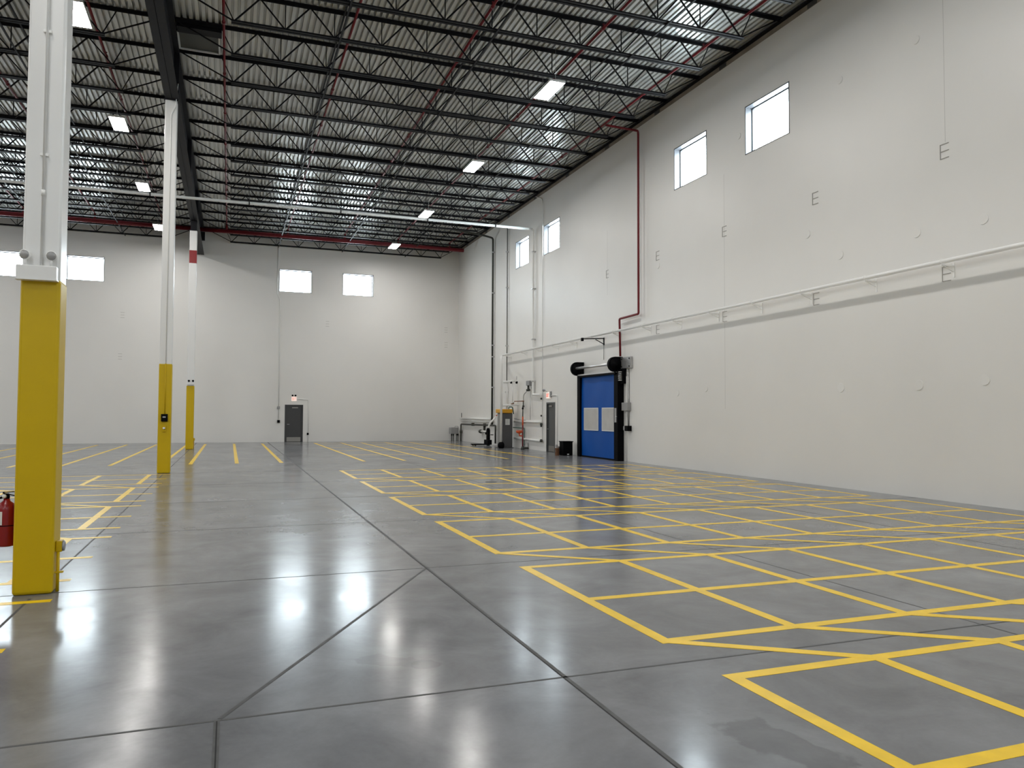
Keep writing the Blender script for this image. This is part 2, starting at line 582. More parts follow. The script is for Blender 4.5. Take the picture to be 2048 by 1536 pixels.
# ------------------------------------------------------------------ painted stall lines
W_ = .10
ROWS = [(4.10, None, 2.74), (7.72, 6.22, 4.90), (11.36, 9.86, 8.60), (14.95, 13.50, 12.23), (18.52, 17.08, 15.75), (22.20, 20.75, 19.42)]
def quad_on(mb, a, b, w, z):
    a, b = Vector(a), Vector(b)
    d = (b-a).normalized()
    n = Vector((-d.y, d.x))*w/2
    q = [a-n, b-n, b+n, a+n]
    mb.quadbox([(p.x, p.y, .0004) for p in q]+[(p.x, p.y, z) for p in q])
def stall_rows(nodes, x_in, x_out, first_k):
    nodes = list(nodes)
    for i, (bk, md, fr) in enumerate(ROWS):
        mb = MB()
        lo = min(nodes[0], nodes[-1])
        for k, y in enumerate((bk, md, fr)):
            if y is None: continue
            quad_on(mb, (x_in, y), (x_out, y), W_, .0020)
        for x in nodes:
            quad_on(mb, (x, fr), (x, bk), W_, .0024)
        if i > 0:
            bk0 = ROWS[i-1][0]
        else:
            bk0 = 1.95
        xs = sorted(nodes)
        for a, b in zip(xs[:-1], xs[1:]):
            quad_on(mb, (a, fr), (b, bk0), W_*.9, .0028)
        mb.build('painted_stall_row', 'lineyellow', floor)
stall_rows([3.0+1.155*k for k in range(9)], 2.95, 12.30, 0)
stall_rows([-1.93-1.155*k for k in range(13)], -1.43, -15.9, 0)
far_x = [-10.3, -8.9, -7.5, -6.05, -4.75, -3.40, -1.98, -1.13, .25, 1.63, 4.32, 5.72, 6.80, 8.15, 9.5, 10.9]
for x in far_x:
    y0, y1 = (26.2, 42.5)
    strip('painted_line', (x, y0), (x, y1), .12, 'lineyellow', .0026, floor, .0004)
for y in (30.2, 33.8, 36.9, 39.9, 42.2):
    strip('painted_line', (4.3, y), (11.6, y), .10, 'lineyellow', .0022, floor, .0004)

# ------------------------------------------------------------------ roof steel
ZT0, ZT1 = 11.575, 11.645     # top chord
ZB0, ZB1 = 10.915, 10.985     # bottom chord
JY = [22.7+1.80*k for k in range(-7, 13)]
def make_joist(x0, x1, b0, b1, label, group):
    """bar joist along X, at y=0; x0..x1 top chord, b0..b1 bottom chord"""
    root = thing('roof_joist', (0, 0, 0), label, 'joist', group)
    def chord(name, c0, c1, z0, z1, flip):
        mb = MB()
        g, w, t = .014, .072, .008
        for s in (-1, 1):
            ya, yb = s*g, s*(g+w)
            zf = z1-t if flip else z0
            mb.box(c0, c1, ya, yb, zf, zf+t)
            mb.box(c0, c1, s*g, s*(g+t), z0, z1)
        return mb.build(name, 'black', root)
    chord('top_chord', x0, x1, ZT0, ZT1, True)
    chord('bottom_chord', b0, b1, ZB0, ZB1, False)
    n = max(1, round((b1-b0)/1.185))
    p = (b1-b0)/n
    zt, zb = (ZT0+ZT1)/2, (ZB0+ZB1)/2
    def web(a, b, w=.026):
        MB().bar(a, b, w).build('web_member', 'black', root)
    xs = [b0+.06+(b1-b0-.12)*i/n for i in range(n+1)]
    for i, x in enumerate(xs):
        if 0 < i < n:
            web((x, 0, zb), (x, 0, zt), .022)
        if i < n:
            m = (xs[i]+xs[i+1])/2
            web((x, 0, zb), (m, 0, zt), .034)
            web((m, 0, zt), (xs[i+1], 0, zb), .030)
    web((xs[0], 0, zb), (x0+.12, 0, zt), .030)
    web((xs[-1], 0, zb), (x1-.12, 0, zt), .030)
    web((xs[0], 0, zb), (xs[0]-.32, 0, zt), .022)
    web((xs[-1], 0, zb), (xs[-1]+.32, 0, zt), .022)
    return root
ZTOP = ZT1
def place_joists(x0, x1, b0, b1, side):
    proto = None
    for i, y in enumerate(JY):
        k = len(JY)-1-i
        lab = 'black steel roof joist %s the girder, %s out from the back wall' % (side, ORD[k])
        if proto is None:
            proto = make_joist(x0, x1, b0, b1, lab, 'roof joists %s the girder' % side)
            o = proto
        else:
            o = copy_tree(proto, (0, y, 0))
        o.location = (0, y, 0)
        o['label'] = lab
place_joists(-1.60, 12.94, -.12, 11.75, 'right of')
place_joists(-16.15, -1.62, -14.9, -3.05, 'left of')

# main girder over the column line: deep I-section
gx = -1.615
g = thing('roof_girder', (gx, YB, 0), 'deep dark grey steel girder running over the yellow and white columns', 'girder')
MB().box(gx-.012, gx+.012, YF+.02, YB-.02, 10.19, 11.56).build('web_plate', 'girder', g)
MB().box(gx-.175, gx-.012, YF+.02, YB-.02, 10.17, 10.195).box(gx+.004, gx+.175, YF+.02, YB-.02, 10.17, 10.195).build('bottom_flange', 'girder', g)
MB().box(gx-.15, gx+.15, YF+.02, YB-.02, 11.545, 11.572).build('top_flange', 'girder', g)
for y in (8.16, 15.5, 22.7, 29.9, 36.7):
    MB().box(gx-.15, gx-.012, y-.01, y+.01, 10.195, 11.545).box(gx+.012, gx+.15, y-.01, y+.01, 10.195, 11.545).build('stiffener_plate', 'girder', g)
MB().box(gx-.06, gx+.20, YB-.20, YB-.01, 10.95, 11.40).build('end_bracket', 'black', g)

# bridging rows along Y
for n, x in enumerate((2.52, 6.03, 9.70, -5.2, -8.6, -12.3)):
    nm = ['nearest the girder', 'midway across the bay', 'nearest the right wall', 'just left of the girder', 'in the middle of the left bay', 'farthest left'][n]
    o = MB().box(x-.02, x+.02, 9.5, YB-.02, ZT0-.034, ZT0-.001)
    o.box(x-.02-.1, x+.02-.1, 9.5, 41.50, ZB0-.031, ZB0-.001).box(x-.02-.1, x+.02-.1, 41.74, YB-.06, ZB0-.031, ZB0-.001)
    tag(o.build('bridging_angle', 'black', origin=(x, 26, 11)), 'thin black bridging angles across the joists, row %s' % nm, 'bridging', 'joist bridging rows', 'thing')

# roof hatch by the girder
h = thing('roof_hatch', (-.95, 21.9, 11.5), 'closed dark roof hatch with pale angle frame beside the girder', 'hatch')
MB().box(-1.44, -.43, 21.40, 22.45, 11.60, 11.63).build('cover_panel', 'hatch', h)
fr = MB()
for a in ((-1.46, -1.42, 21.38, 22.47), (-.45, -.41, 21.38, 22.47)): fr.box(a[0], a[1], a[2], a[3], 11.56, 11.60)
for a in ((-1.46, -.41, 21.38, 21.42), (-1.46, -.41, 22.43, 22.47)): fr.box(a[0], a[1], a[2], a[3], 11.56, 11.60)
fr.build('frame', 'label', h)
MB().box(-1.44, -.36, 20.98, 21.32, 11.50, 11.64).build('curb_plate', 'black', h)

# ------------------------------------------------------------------ sprinkler pipes (dark red)
def pipe_obj(name, pts, r, m, label, cat, group=None, bend=0, seg=12, origin=None):
    mb = MB().tube(pts, r, seg, True, bend)
    o = mb.build(name, m, origin=origin or pts[0])
    return tag(o, label, cat, group, 'thing')
mainp = thing('sprinkler_main', (0, 41.62, 10.91), 'thick dark red sprinkler main crossing below the joists near the back wall', 'pipe')
MB().tube([(-30, 41.62, 10.91), (gx-.02, 41.62, 10.91)], .105, 16).tube([(gx+.02, 41.62, 10.91), (12.35, 41.62, 10.91)], .105, 16).build('main_pipe', 'red', mainp)
BX = [-9.3, -6.3, -3.3, -.3, 2.72, 5.68, 8.60, 11.53]
bl = ['farthest left', 'second from the left', 'just left of the girder', 'just right of the girder', 'second right of the girder', 'third right of the girder',
      'passing over the row of lamps on the right', 'nearest the right wall']
for x, l in zip(BX, bl):
    MB().tube([(x, 41.62, 10.93), (x, 41.62, 11.27)], .055, 12).build('riser', 'red', mainp)
    zz = 11.27
    t = thing('sprinkler_branch', (x, 41.5, zz), 'dark red sprinkler branch pipe, %s' % l, 'pipe', 'sprinkler branches', 'thing')
    MB().tube([(x, 41.5, zz), (x, 9.6, zz)], .032, 10).build('branch_pipe', 'red', t)
    cp = MB()
    for k in range(10):
        y = 38.2-3.05*k
        cp.lathe((x, y-.05, zz), (0, 1, 0), [(.044, 0), (.044, .10)], 10)
        cp.tube([(x, y, zz+.03), (x, y, zz+.11)], .012, 8)
        cp.lathe((x, y, zz+.10), (0, 0, 1), [(.028, 0), (.03, .008), (.01, .016)], 8)
    cp.build('sprinkler_heads', 'red', t)
for x in (-30+3.0*k for k in range(1, 14)):
    pass
pipe_obj('standpipe', [(11.53, 22.42, 11.20), (12.78, 22.50, 11.20), (12.80, 22.52, 11.1), (12.80, 22.52, 5.0), (12.80, 23.86, 4.98), (12.80, 23.80, 3.66)], .038, 'red',
         'dark red fire pipe dropping down the right wall and jogging toward the blue door', 'pipe', bend=.06)

# ------------------------------------------------------------------ long white wall pipe with brackets
wp = thing('wall_pipe', (12.65, 23, 4.55), 'long white painted pipe on brackets along the right wall above the doors', 'pipe')
MB().tube([(12.65, YF+.3, 4.60), (12.65, 36.0, 4.52)], .045, 14).build('pipe_run', 'whitepipe', wp)
MB().tube([(12.65, 35.98, 4.52), (12.06, 34.2, 4.36), (12.03, 34.12, 4.2), (12.03, 34.12, .24)], .055, 14, True, .1).build('drop_leg', 'whitepipe', wp)
MB().lathe((12.03, 34.12, .0), (0, 0, 1), [(.10, 0), (.15, .05), (.16, .16), (.13, .26), (.06, .30)], 16).build('foot_valve', 'blackp', wp)
for y in (-4.5, -2.6, -.7, 1.2, 3.1, 5.0, 6.9, 8.85, 10.74, 12.61, 14.56, 16.38, 18.25, 20.15, 21.98, 24.02, 25.75, 27.70, 29.5, 31.3, 33.1, 35.2):
    z = 4.60-.08*(y+13.7)/49.7
    b = MB()
    b.box(12.62, XR-.006, y-.015, y+.015, z-.075, z-.048)
    b.box(XR-.012, XR-.003, y-.02, y+.02, z-.28, z+.0)
    b.bar((12.67, y, z-.07), (XR-.01, y, z-.17), .016, .016, (0, 1, 0))
    b.tube([(12.65, y-.012, z), (12.65, y+.012, z)], .056, 14)
    b.build('bracket', 'whitepipe', wp)

# white pipe across under the joists
cp = thing('overhead_pipe', (5, 32.1, 10.0), 'white pipe hung below the joists, crossing the hall to the right wall', 'pipe')
MB().tube([(-30, 32.1, 9.92), (12.72, 32.1, 10.02)], .055, 12).build('pipe_run', 'whitepipe', cp)
MB().tube([(12.72, 32.1, 10.02), (12.84, 32.13, 9.98), (12.84, 32.13, 9.8), (12.84, 32.13, 2.50), (12.84, 31.2, 2.48)], .05, 12, True, .08).build('drop_leg', 'whitepipe', cp)
for x in (-13.5, -10.2, -6.6, -3.0, .6, 4.2, 7.9, 11.0):
    zc = 9.92+.10*(x+30)/42.7
    MB().box(x-.008, x+.008, 32.06, 32.14, zc+.05, zc+.06).tube([(x, 32.1, zc+.05), (x, 32.1, 10.95 if False else ZD)], .008, 6).tube([(x-.02, 32.1, zc), (x+.02, 32.1, zc)], .066, 12).build('hanger', 'black', cp)
for z in (9.0, 7.3, 5.0, 3.1):
    MB().box(12.78, XR-.003, 32.05, 32.21, z-.025, z+.025).build('clamp', 'galv', cp)

# ------------------------------------------------------------------ wall risers near the corner
def riser(name, pts, r, m, label, clamps, cw=.05):
    t = thing(name, pts[-1], label, 'pipe')
    MB().tube(pts, r, 12, True, .12).build('pipe_run', m, t)
    for (y, z) in clamps:
        MB().box(12.80, XR-.003, y-cw, y+cw, z-.03, z+.03).build('clamp', 'galv', t)
    return t
riser('dark_riser', [(10.6, 37.6, 11.05), (12.3, 37.75, 10.92), (12.85, 37.88, 10.86), (12.85, 37.88, 1.0)], .05, 'darkpipe',
      'thick dark iron riser climbing the right wall, first from the back corner', [(37.88, 10.1), (37.88, 7.95), (37.88, 5.2), (37.88, 4.6), (37.88, 3.0)])
riser('thin_dark_riser', [(11.5, 35.7, 11.05), (12.3, 35.7, 10.98), (12.88, 35.72, 10.95), (12.88, 35.72, 1.9)], .022, 'darkpipe',
      'thin dark pipe climbing the right wall, second from the back corner', [(35.72, 9.7), (35.72, 7.9), (35.72, 5.0), (35.72, 2.7)], .03)
tc_ = thing('white_conduit', (12.9, 31.18, .4), 'thin white conduit rising beside the right-wall windows, left of the exit sign', 'conduit')
MB().tube([(12.9, 32.0, 11.5), (12.91, 31.25, 11.2), (12.91, 31.18, 10.9), (12.91, 31.18, .44)], .018, 8, True, .1).build('pipe_run', 'whitepipe', tc_)
for z, s in ((2.30, .04), (1.55, .035), (1.18, .055), (1.10, .04)):
    MB().lathe((12.86, 31.18, z-s), (0, 0, 1), [(s, 0), (s*1.1, s), (s, 2*s)], 10).build('fitting', 'darkpipe', tc_)
MB().lathe((12.86, 31.18, .40), (0, 0, 1), [(.06, 0), (.07, .05), (.05, .12)], 10).build('foot_fitting', 'darkpipe', tc_)

# pipe rack at the corner
pr = thing('pipe_rack', (12.85, 40.5, 0), 'low rack of white and dark pipes along the right wall near the back corner', 'pipework')
MB().tube([(12.84, 43.7, 1.34), (12.84, 37.95, 1.34)], .06, 12).build('upper_pipe', 'whitepipe', pr)
MB().tube([(12.86, 43.7, 1.20), (12.86, 37.95, 1.20)], .03, 12).build('lower_pipe', 'whitepipe', pr)
MB().tube([(12.84, 43.55, 0.0), (12.84, 43.55, 1.0), (12.84, 37.3, 1.02), (12.84, 37.3, .1)], .045, 12, True, .1).build('dark_pipe', 'darkpipe', pr)
MB().lathe((12.84, 43.55, .45), (0, 0, 1), [(.05, 0), (.075, .04), (.075, .16), (.05, .2)], 12).build('coupling', 'darkpipe', pr)
MB().tube([(12.84, 43.45, 1.34), (12.84, 43.45, 1.66)], .022, 8).build('vent_stub', 'darkpipe', pr)
for y in (41.3, 39.2):
    MB().box(12.80, 12.947, y-.06, y+.06, .94, 1.10).build('clamp', 'darkpipe', pr)
MB().tube([(12.88, 38.9, 1.0), (12.88, 38.9, .05)], .018, 8).build('thin_drop', 'whitepipe', pr)
st = thing('strainer_valve', (12.8, 39.4, .6), 'small black and white valve fixed low on the right wall near the corner', 'valve')
MB().lathe((12.83, 39.9, .66), (0, -1, 0), [(.04, 0), (.10, .06), (.11, .2), (.06, .28)], 14).build('valve_body', 'darkpipe', st)
MB().tube([(12.83, 39.6, .67), (12.83, 38.75, .67)], .055, 12).build('nozzle', 'whitepipe', st)
MB().box(12.84, 12.947, 39.25, 39.33, .60, .98).build('support_bracket', 'darkpipe', st)
MB().lathe((12.83, 38.75, .58), (0, -1, 0), [(.05, 0), (.08, .02), (.08, .12), (.04, .14)], 12).build('end_cap', 'blackp', st)
un = thing('floor_unit', (12.55, 43.9, 0), 'pale grey box on four dark legs in the back right corner', 'enclosure')
MB().box(12.30, 12.76, 43.75, 44.25, .42, .80).build('housing', 'grey', un, .02)
for x in (12.35, 12.45, 12.66, 12.74):
    MB().lathe((x, 43.82, 0), (0, 0, 1), [(.022, 0), (.022, .28), (.04, .36), (.04, .43)], 10).build('leg', 'blackp', un)
MB().tube([(12.6, 44.0, .80), (12.6, 44.0, .86), (12.8, 44.0, .86), (12.8, 44.0, .76)], .015, 8, True, .03).build('handle', 'grey', un)

# pallet jack
pj = thing('pallet_jack', (12.3, 37.1, 0), 'black pallet jack with raised pale handle, left of the grey cabinet', 'pallet jack')
for y in (36.95, 37.35):
    MB().box(11.55, 12.30, y-.08, y+.08, .045, .095).build('fork', 'blackp', pj, .01)
    MB().lathe((11.65, y, .035), (0, 1, 0), [(.035, -.05), (.035, .05)], 12).build('load_wheel', 'darkpipe', pj)
MB().box(12.27, 12.50, 36.85, 37.45, .06, .30).box(12.33, 12.47, 37.03, 37.27, .30, .80).build('pump_body', 'blackp', pj, .015)
MB().lathe((12.40, 37.15, .09), (0, 1, 0), [(.09, -.12), (.09, .12)], 16).build('steer_wheel', 'darkpipe', pj)
MB().lathe((12.40, 37.15, .78), (0, 0, 1), [(.085, 0), (.09, .06), (.05, .12)], 14).build('pivot_head', 'blackp', pj)
MB().tube([(12.40, 37.15, .85), (12.45, 37.1, 1.12), (12.76, 36.9, 1.50)], .045, 10, True, .15).build('handle_shaft', 'whitepipe', pj)
MB().tube([(12.72, 36.82, 1.54), (12.82, 37.02, 1.54)], .028, 10).build('grip', 'orange', pj)
MB().tube([(12.47, 37.0, .55), (12.62, 36.98, .55)], .02, 8).build('foot_pedal', 'blackp', pj)

# grey cabinet with amber top
cb = thing('equipment_cabinet', (12.4, 34.55, 0), 'tall grey equipment cabinet with amber top and paper notice by the wall pipes', 'cabinet')
MB().box(12.09, 12.68, 34.32, 34.85, .02, 1.66).build('body', 'cab', cb, .03)
MB().box(12.03, 12.66, 34.25, 34.95, 1.66, 1.85).build('amber_top', 'amber', cb, .035)
MB().box(12.082, 12.09, 34.36, 34.80, .06, 1.62).build('side_panel', 'cabside', cb)
MB().box(12.31, 12.53, 34.312, 34.318, 1.10, 1.38).build('paper_notice', 'label', cb)
nt_ = MB()
for x in (12.36, 12.43): nt_.box(x, x+.012, 34.306, 34.311, 1.13, 1.35)
nt_.build('notice_print', 'grey', cb)
MB().box(12.05, 12.72, 34.28, 34.90, 0, .03).build('base_plate', 'cab', cb)
MB().tube([(12.55, 34.5, 1.85), (12.55, 34.5, 1.95), (12.68, 34.35, 1.95), (12.72, 34.3, 1.62)], .025, 8, True, .05).build('top_hose', 'green', cb)

# white pipe manifold behind the cabinet
wm = thing('white_pipe_manifold', (12.8, 35.5, 0), 'white branching water pipes above the grey cabinet', 'pipework')
MB().tube([(12.12, 34.12, 3.12), (12.80, 34.12, 3.20)], .055, 10, True).build('top_header', 'whitepipe', wm)
MB().tube([(12.10, 34.12, 2.02), (12.90, 34.05, 2.06)], .05, 10, True).build('middle_header', 'whitepipe', wm)
MB().tube([(12.60, 34.12, 3.12), (12.60, 34.12, 2.05)], .028, 8).build('drop_pipe', 'whitepipe', wm)
MB().tube([(12.72, 34.12, 3.15), (12.86, 34.12, 3.15), (12.86, 34.12, 1.30)], .016, 8, True, .03).build('drop_pipe', 'whitepipe', wm)
MB().tube([(12.34, 34.2, 3.13), (12.34, 34.2, 1.86)], .05, 10).build('drop_pipe', 'whitepipe', wm)
for x in (12.52, 12.80):
    MB().lathe((x, 34.12, 3.06), (0, 0, 1), [(.03, 0), (.055, .03), (.055, .10), (.02, .13)], 12).build('valve_knob', 'blackp', wm)
MB().tube([(12.80, 34.12, 3.18), (12.80, 34.12, 3.42)], .010, 8).build('gauge_stem', 'darkpipe', wm)
MB().lathe((12.60, 34.0, 2.20), (0, -1, 0), [(.03, 0), (.05, .02), (.05, .05), (.0, .06)], 14).build('gauge', 'whitepipe', wm)
MB().tube([(12.50, 34.05, 2.10), (12.62, 34.05, 2.10), (12.62, 34.0, 2.22), (12.75, 33.4, 2.22), (12.82, 33.2, 2.22)], .022, 8, True, .04).build('red_copper_line', 'copper', wm)
MB().tube([(12.66, 34.0, 1.40), (12.90, 33.2, 1.32)], .026, 8).tube([(12.70, 34.2, 1.24), (12.9, 33.3, 1.20)], .022, 8).build('side_pipe', 'galv', wm)
MB().tube([(12.70, 34.3, .98), (12.88, 33.3, .96), (12.88, 33.3, .1)], .026, 8, True, .06).build('green_pipe', 'green', wm)

# red hazard stand with valve
rs = thing('red_standpipe', (12.65, 32.9, 0), 'orange and red vertical hydrant pipe with dark foot, right of the grey cabinet', 'pipe')
MB().tube([(12.65, 32.9, .10), (12.65, 32.9, 1.10)], .034, 12).build('lower_pipe', 'red', rs)
MB().tube([(12.65, 32.9, 1.10), (12.65, 32.9, 1.50)], .036, 12).build('orange_sleeve', 'orange', rs)
MB().tube([(12.65, 32.9, 1.50), (12.65, 32.9, 1.85)], .024, 12).build('upper_pipe', 'darkpipe', rs)
MB().lathe((12.65, 32.9, 1.83), (0, 0, 1), [(.03, 0), (.045, .03), (.045, .07), (.02, .10)], 12).build('cap_valve', 'blackp', rs)
MB().tube([(12.60, 32.9, .06), (12.92, 32.9, .06)], .05, 12).lathe((12.65, 32.9, 0), (0, 0, 1), [(.09, 0), (.08, .06), (.05, .14)], 14).build('foot', 'darkpipe', rs)
MB().tube([(12.65, 32.9, .62), (12.50, 32.9, .62), (12.48, 32.9, .75)], .03, 10, True, .03).lathe((12.48, 32.9, .72), (0, 0, 1), [(.04, 0), (.14, .05), (.15, .12), (.14, .15)], 16).build('red_valve', 'orange', rs)
MB().tube([(12.72, 32.9, .10), (12.80, 32.9, .30), (12.90, 32.9, .30), (12.92, 32.9, .12)], .018, 8, True, .06).build('foot_loop', 'galv', rs)
MB().tube([(12.83, 33.30, 2.22), (12.83, 33.30, 1.98)], .026, 10).lathe((12.83, 33.3, 1.93), (0, 0, 1), [(.05, 0), (.06, .05), (.04, .1)], 10).build('drop_fitting', 'darkpipe', rs)
MB().tube([(12.83, 33.28, 2.20), (12.83, 33.28, 2.50), (12.83, 32.9, 2.66), (12.83, 32.6, 2.75)], .02, 8, True, .12).build('curved_line', 'galv', rs)

# backflow gauge box
gb = thing('flow_meter', (12.85, 32.6, 2.7), 'white and grey meter box on the wall above the red standpipe', 'meter')
MB().box(12.74, 12.947, 32.35, 32.75, 2.92, 3.14).build('housing', 'grey', gb, .02)
MB().lathe((12.80, 32.6, 2.66), (0, 0, 1), [(.05, 0), (.10, .03), (.10, .08), (.05, .12), (.05, .26)], 14).build('valve_body', 'darkpipe', gb)
MB().tube([(12.84, 32.45, 2.66), (12.84, 32.45, 1.36)], .014, 8).build('sample_line', 'galv', gb)
MB().tube([(12.84, 32.2, 2.50), (12.84, 32.2, 2.92)], .018, 8).lathe((12.84, 32.2, 2.78), (0, 0, 1), [(.03, 0), (.05, .03), (.03, .06)], 10).build('side_valve', 'darkpipe', gb)
lp = thing('lower_wall_pipes', (12.88, 33, .4), 'two horizontal white pipes low on the wall between cabinet and grey door', 'pipe')
MB().tube([(12.88, 34.6, 1.27), (12.88, 31.2, 1.27)], .045, 10).build('upper_pipe', 'whitepipe', lp)
MB().tube([(12.88, 34.6, .47), (12.88, 31.2, .44)], .05, 10).build('lower_pipe', 'whitepipe', lp)

# ------------------------------------------------------------------ doors
def flush_door(n, axis, face, a0, a1, top, out, handle_a, closer, colr):
    fr = MB()
    def bx(m, p0, p1, e0, e1, q0, q1):
        if axis == 'x': m.box(e0, e1, p0, p1, q0, q1)
        else: m.box(p0, p1, e0, e1, q0, q1)
    f0, f1 = face-out*.012, face+out*.16
    t = .05
    bx(fr, a0-.02, a0+t, f0, f1, 0, top+.02); bx(fr, a1-t, a1+.02, f0, f1, 0, top+.02); bx(fr, a0+t, a1-t, f0, f1, top-t, top+.02)
    bx(fr, a0, a1, face+out*.12, face+out*.29, 0, top)
    o = fr.build('door_%d' % n, colr)
    o['kind'] = 'structure'
    s = MB(); bx(s, a0+t+.004, a1-t-.004, face+out*.045, face+out*.09, .01, top-t-.004); s.build('door_slab', colr, o)
    k = MB(); bx(k, a0+t+.05, a1-t-.05, face+out*.041, face+out*.045, .02, .26); k.build('kick_plate', 'kick', o)
    c = MB(); bx(c, (a0+a1)/2-.10, (a0+a1)/2+.22, face-out*.0, face+out*.045, top-t-.13, top-t-.06); c.build('door_closer', 'kick', o)
    h = MB()
    if axis == 'y': h.tube([(handle_a, face+.045, .98), (handle_a, face-.02, .98), (handle_a+.12, face-.02, .98)], .012, 8, True, .01)
    else: h.tube([(face+.045, handle_a, .98), (face-.02, handle_a, .98), (face-.02, handle_a-.12, .98)], .012, 8, True, .01)
    h.build('door_handle', 'galv', o)
flush_door(1, 'y', YB, D1[0], D1[1], D1[2], 1, D1[0]+.12, True, 'doorgrey')
flush_door(2, 'x', XR, D2[0], D2[1], D2[2], 1, D2[1]-.12, True, 'doorgrey_lit')

def letters_exit(mb, place):
    """EXIT in blocks; place(u0, u1, v0, v1) adds one block, u across 0..1, v up 0..1"""
    def E(x):
        place(x, x+.04, 0, 1); place(x+.04, x+.15, 0, .18); place(x+.04, x+.13, .41, .59); place(x+.04, x+.15, .82, 1)
    E(0)
    for k in range(5):
        a = k/5
        place(.24+.17*a, .24+.17*a+.06, a, a+.2)
        place(.41-.17*a, .41-.17*a+.06, a, a+.2)
    place(.59, .64, 0, 1)
    place(.74, .96, .82, 1); place(.83, .87, 0, .82)

# exit sign over the back door
es = thing('exit_sign', (3.385, YB, 2.3), 'lit exit sign with two lamp heads over the back wall door', 'sign')
MB().box(3.25, 3.52, YB-.06, YB, 2.28, 2.54).build('housing', 'signwhite', es, .008)
lm = MB()
letters_exit(lm, lambda u0, u1, v0, v1: lm.box(3.275+.22*u0, 3.275+.22*u1, YB-.066, YB-.059, 2.33+.16*v0, 2.33+.16*v1))
lm.build('sign_letters', 'signred', es)
for x in (3.30, 3.46):
    MB().lathe((x, YB-.04, 2.60), (0, -1, -.2), [(.02, -.04), (.05, 0), (.055, .05), (.03, .06)], 12).tube([(x, YB-.03, 2.54), (x, YB-.03, 2.60)], .01, 6).build('lamp_head', 'blackp', es)
# exit sign over the right wall door
es2 = thing('exit_sign', (XR, 30.5, 2.3), 'lit exit sign on the wall over the grey door in the right wall', 'sign')
MB().box(12.885, 12.945, 30.36, 30.70, 2.30, 2.57).build('housing', 'signwhite', es2, .008)
lm = MB()
letters_exit(lm, lambda u0, u1, v0, v1: lm.box(12.878, 12.886, 30.66-.26*u0, 30.66-.26*u1, 2.36+.15*v0, 2.36+.15*v1))
lm.build('sign_letters', 'signred', es2)
MB().box(12.90, 12.945, 30.22, 30.36, 2.34, 2.60).build('battery_box', 'grey', es2, .01)
MB().lathe((12.82, 30.74, 2.66), (-.8, -.5, -.2), [(.02, -.05), (.05, 0), (.06, .06), (.03, .08)], 12).tube([(12.84, 30.72, 2.64), (12.92, 30.6, 2.56)], .012, 6).build('lamp_head', 'outletgrey', es2)
def wall_conduit(name, pts, r, label, boxes, m='whitepipe', bm_='grey'):
    t = thing(name, pts[-1], label, 'conduit')
    MB().tube(pts, r, 8, True, .05).build('conduit_run', m, t)
    for b in boxes:
        MB().box(*b[:6]).build(b[6], b[7], t, .008)
    return t
wall_conduit('sign_conduit', [(12.93, 30.22, 2.42), (12.93, 29.60, 2.42), (12.93, 29.60, .0)], .018, 'white conduit running from exit sign down beside the right wall door',
             [(12.88, XR-.003, 29.55, 29.65, .22, .34, 'junction_box', 'grey')])
wall_conduit('sign_conduit', [(3.52, YB-.02, 2.42), (4.17, YB-.02, 2.36), (4.17, YB-.02, 0)], .018, 'white conduit from exit sign to black outlet beside the back door',
             [(4.11, 4.21, YB-.07, YB, .38, .50, 'outlet_box', 'blackp')])
wall_conduit('tall_wall_conduit', [(2.41, YB-.02, 11.4), (2.41, YB-.02, 8.25), (2.56, YB-.02, 7.95), (2.56, YB-.02, 1.2)], .02,
             'tall thin conduit down the back wall, left of the grey door',
             [(2.48, 2.63, YB-.06, YB, 1.84, 1.98, 'junction_box', 'grey'), (2.50, 2.64, YB-.08, YB, 1.07, 1.22, 'switch_box', 'blackp')])

# ------------------------------------------------------------------ blue roll-up door
rd = thing('roll_up_door', (12.85, 25.5, 0), 'blue fabric roll-up door with black frame and exposed roller in the right wall', 'door')
cu = MB()
# gently billowing curtain
ny, nz = 14, 16
for j in range(nz+1):
    for i in range(ny+1):
        y = 24.08+(26.92-24.08)*i/ny
        z = .03+(3.06-.03)*j/nz
        cu.v.append((12.80+.012*math.sin(i*.9)*math.sin(j*.55)-.02*math.sin(math.pi*j/nz), y, z))
for j in range(nz):
    for i in range(ny):
        a = j*(ny+1)+i
        cu.f.append((a, a+1, a+ny+2, a+ny+1)); cu.sm.append(True)
n0 = len(cu.v)
for j in range(nz+1):
    for i in range(ny+1):
        x, y, z = cu.v[j*(ny+1)+i]
        cu.v.append((x+.012, y, z))
for j in range(nz):
    for i in range(ny):
        a = n0+j*(ny+1)+i
        cu.f.append((a, a+ny+1, a+ny+2, a+1)); cu.sm.append(True)
curtain = cu.build('curtain', 'blue', rd)
for a, b in ((24.20, 25.12), (25.47, 26.62)):
    MB().box(12.765, 12.775, a, b, 1.05, 1.84).build('vision_panel', 'vision', curtain)
    f = MB()
    f.box(12.760, 12.776, a-.03, a+.0, 1.02, 1.87).box(12.760, 12.776, b, b+.03, 1.02, 1.87).box(12.760, 12.776, a, b, 1.84, 1.87).box(12.760, 12.776, a, b, 1.02, 1.05)
    f.build('panel_border', 'label', curtain)
MB().box(12.76, 12.83, 24.08, 26.92, .0, .05).build('bottom_seal', 'blackp', rd)
MB().box(12.70, XR-.003, 23.81, 24.10, 0, 3.05).build('side_guide', 'blackp', rd, .012)
MB().box(12.70, XR-.003, 26.90, 27.14, 0, 3.10).build('side_guide', 'blackp', rd, .012)
MB().box(12.66, 12.84, 23.95, 27.05, 3.04, 3.11).build('header_seal', 'blackp', rd)
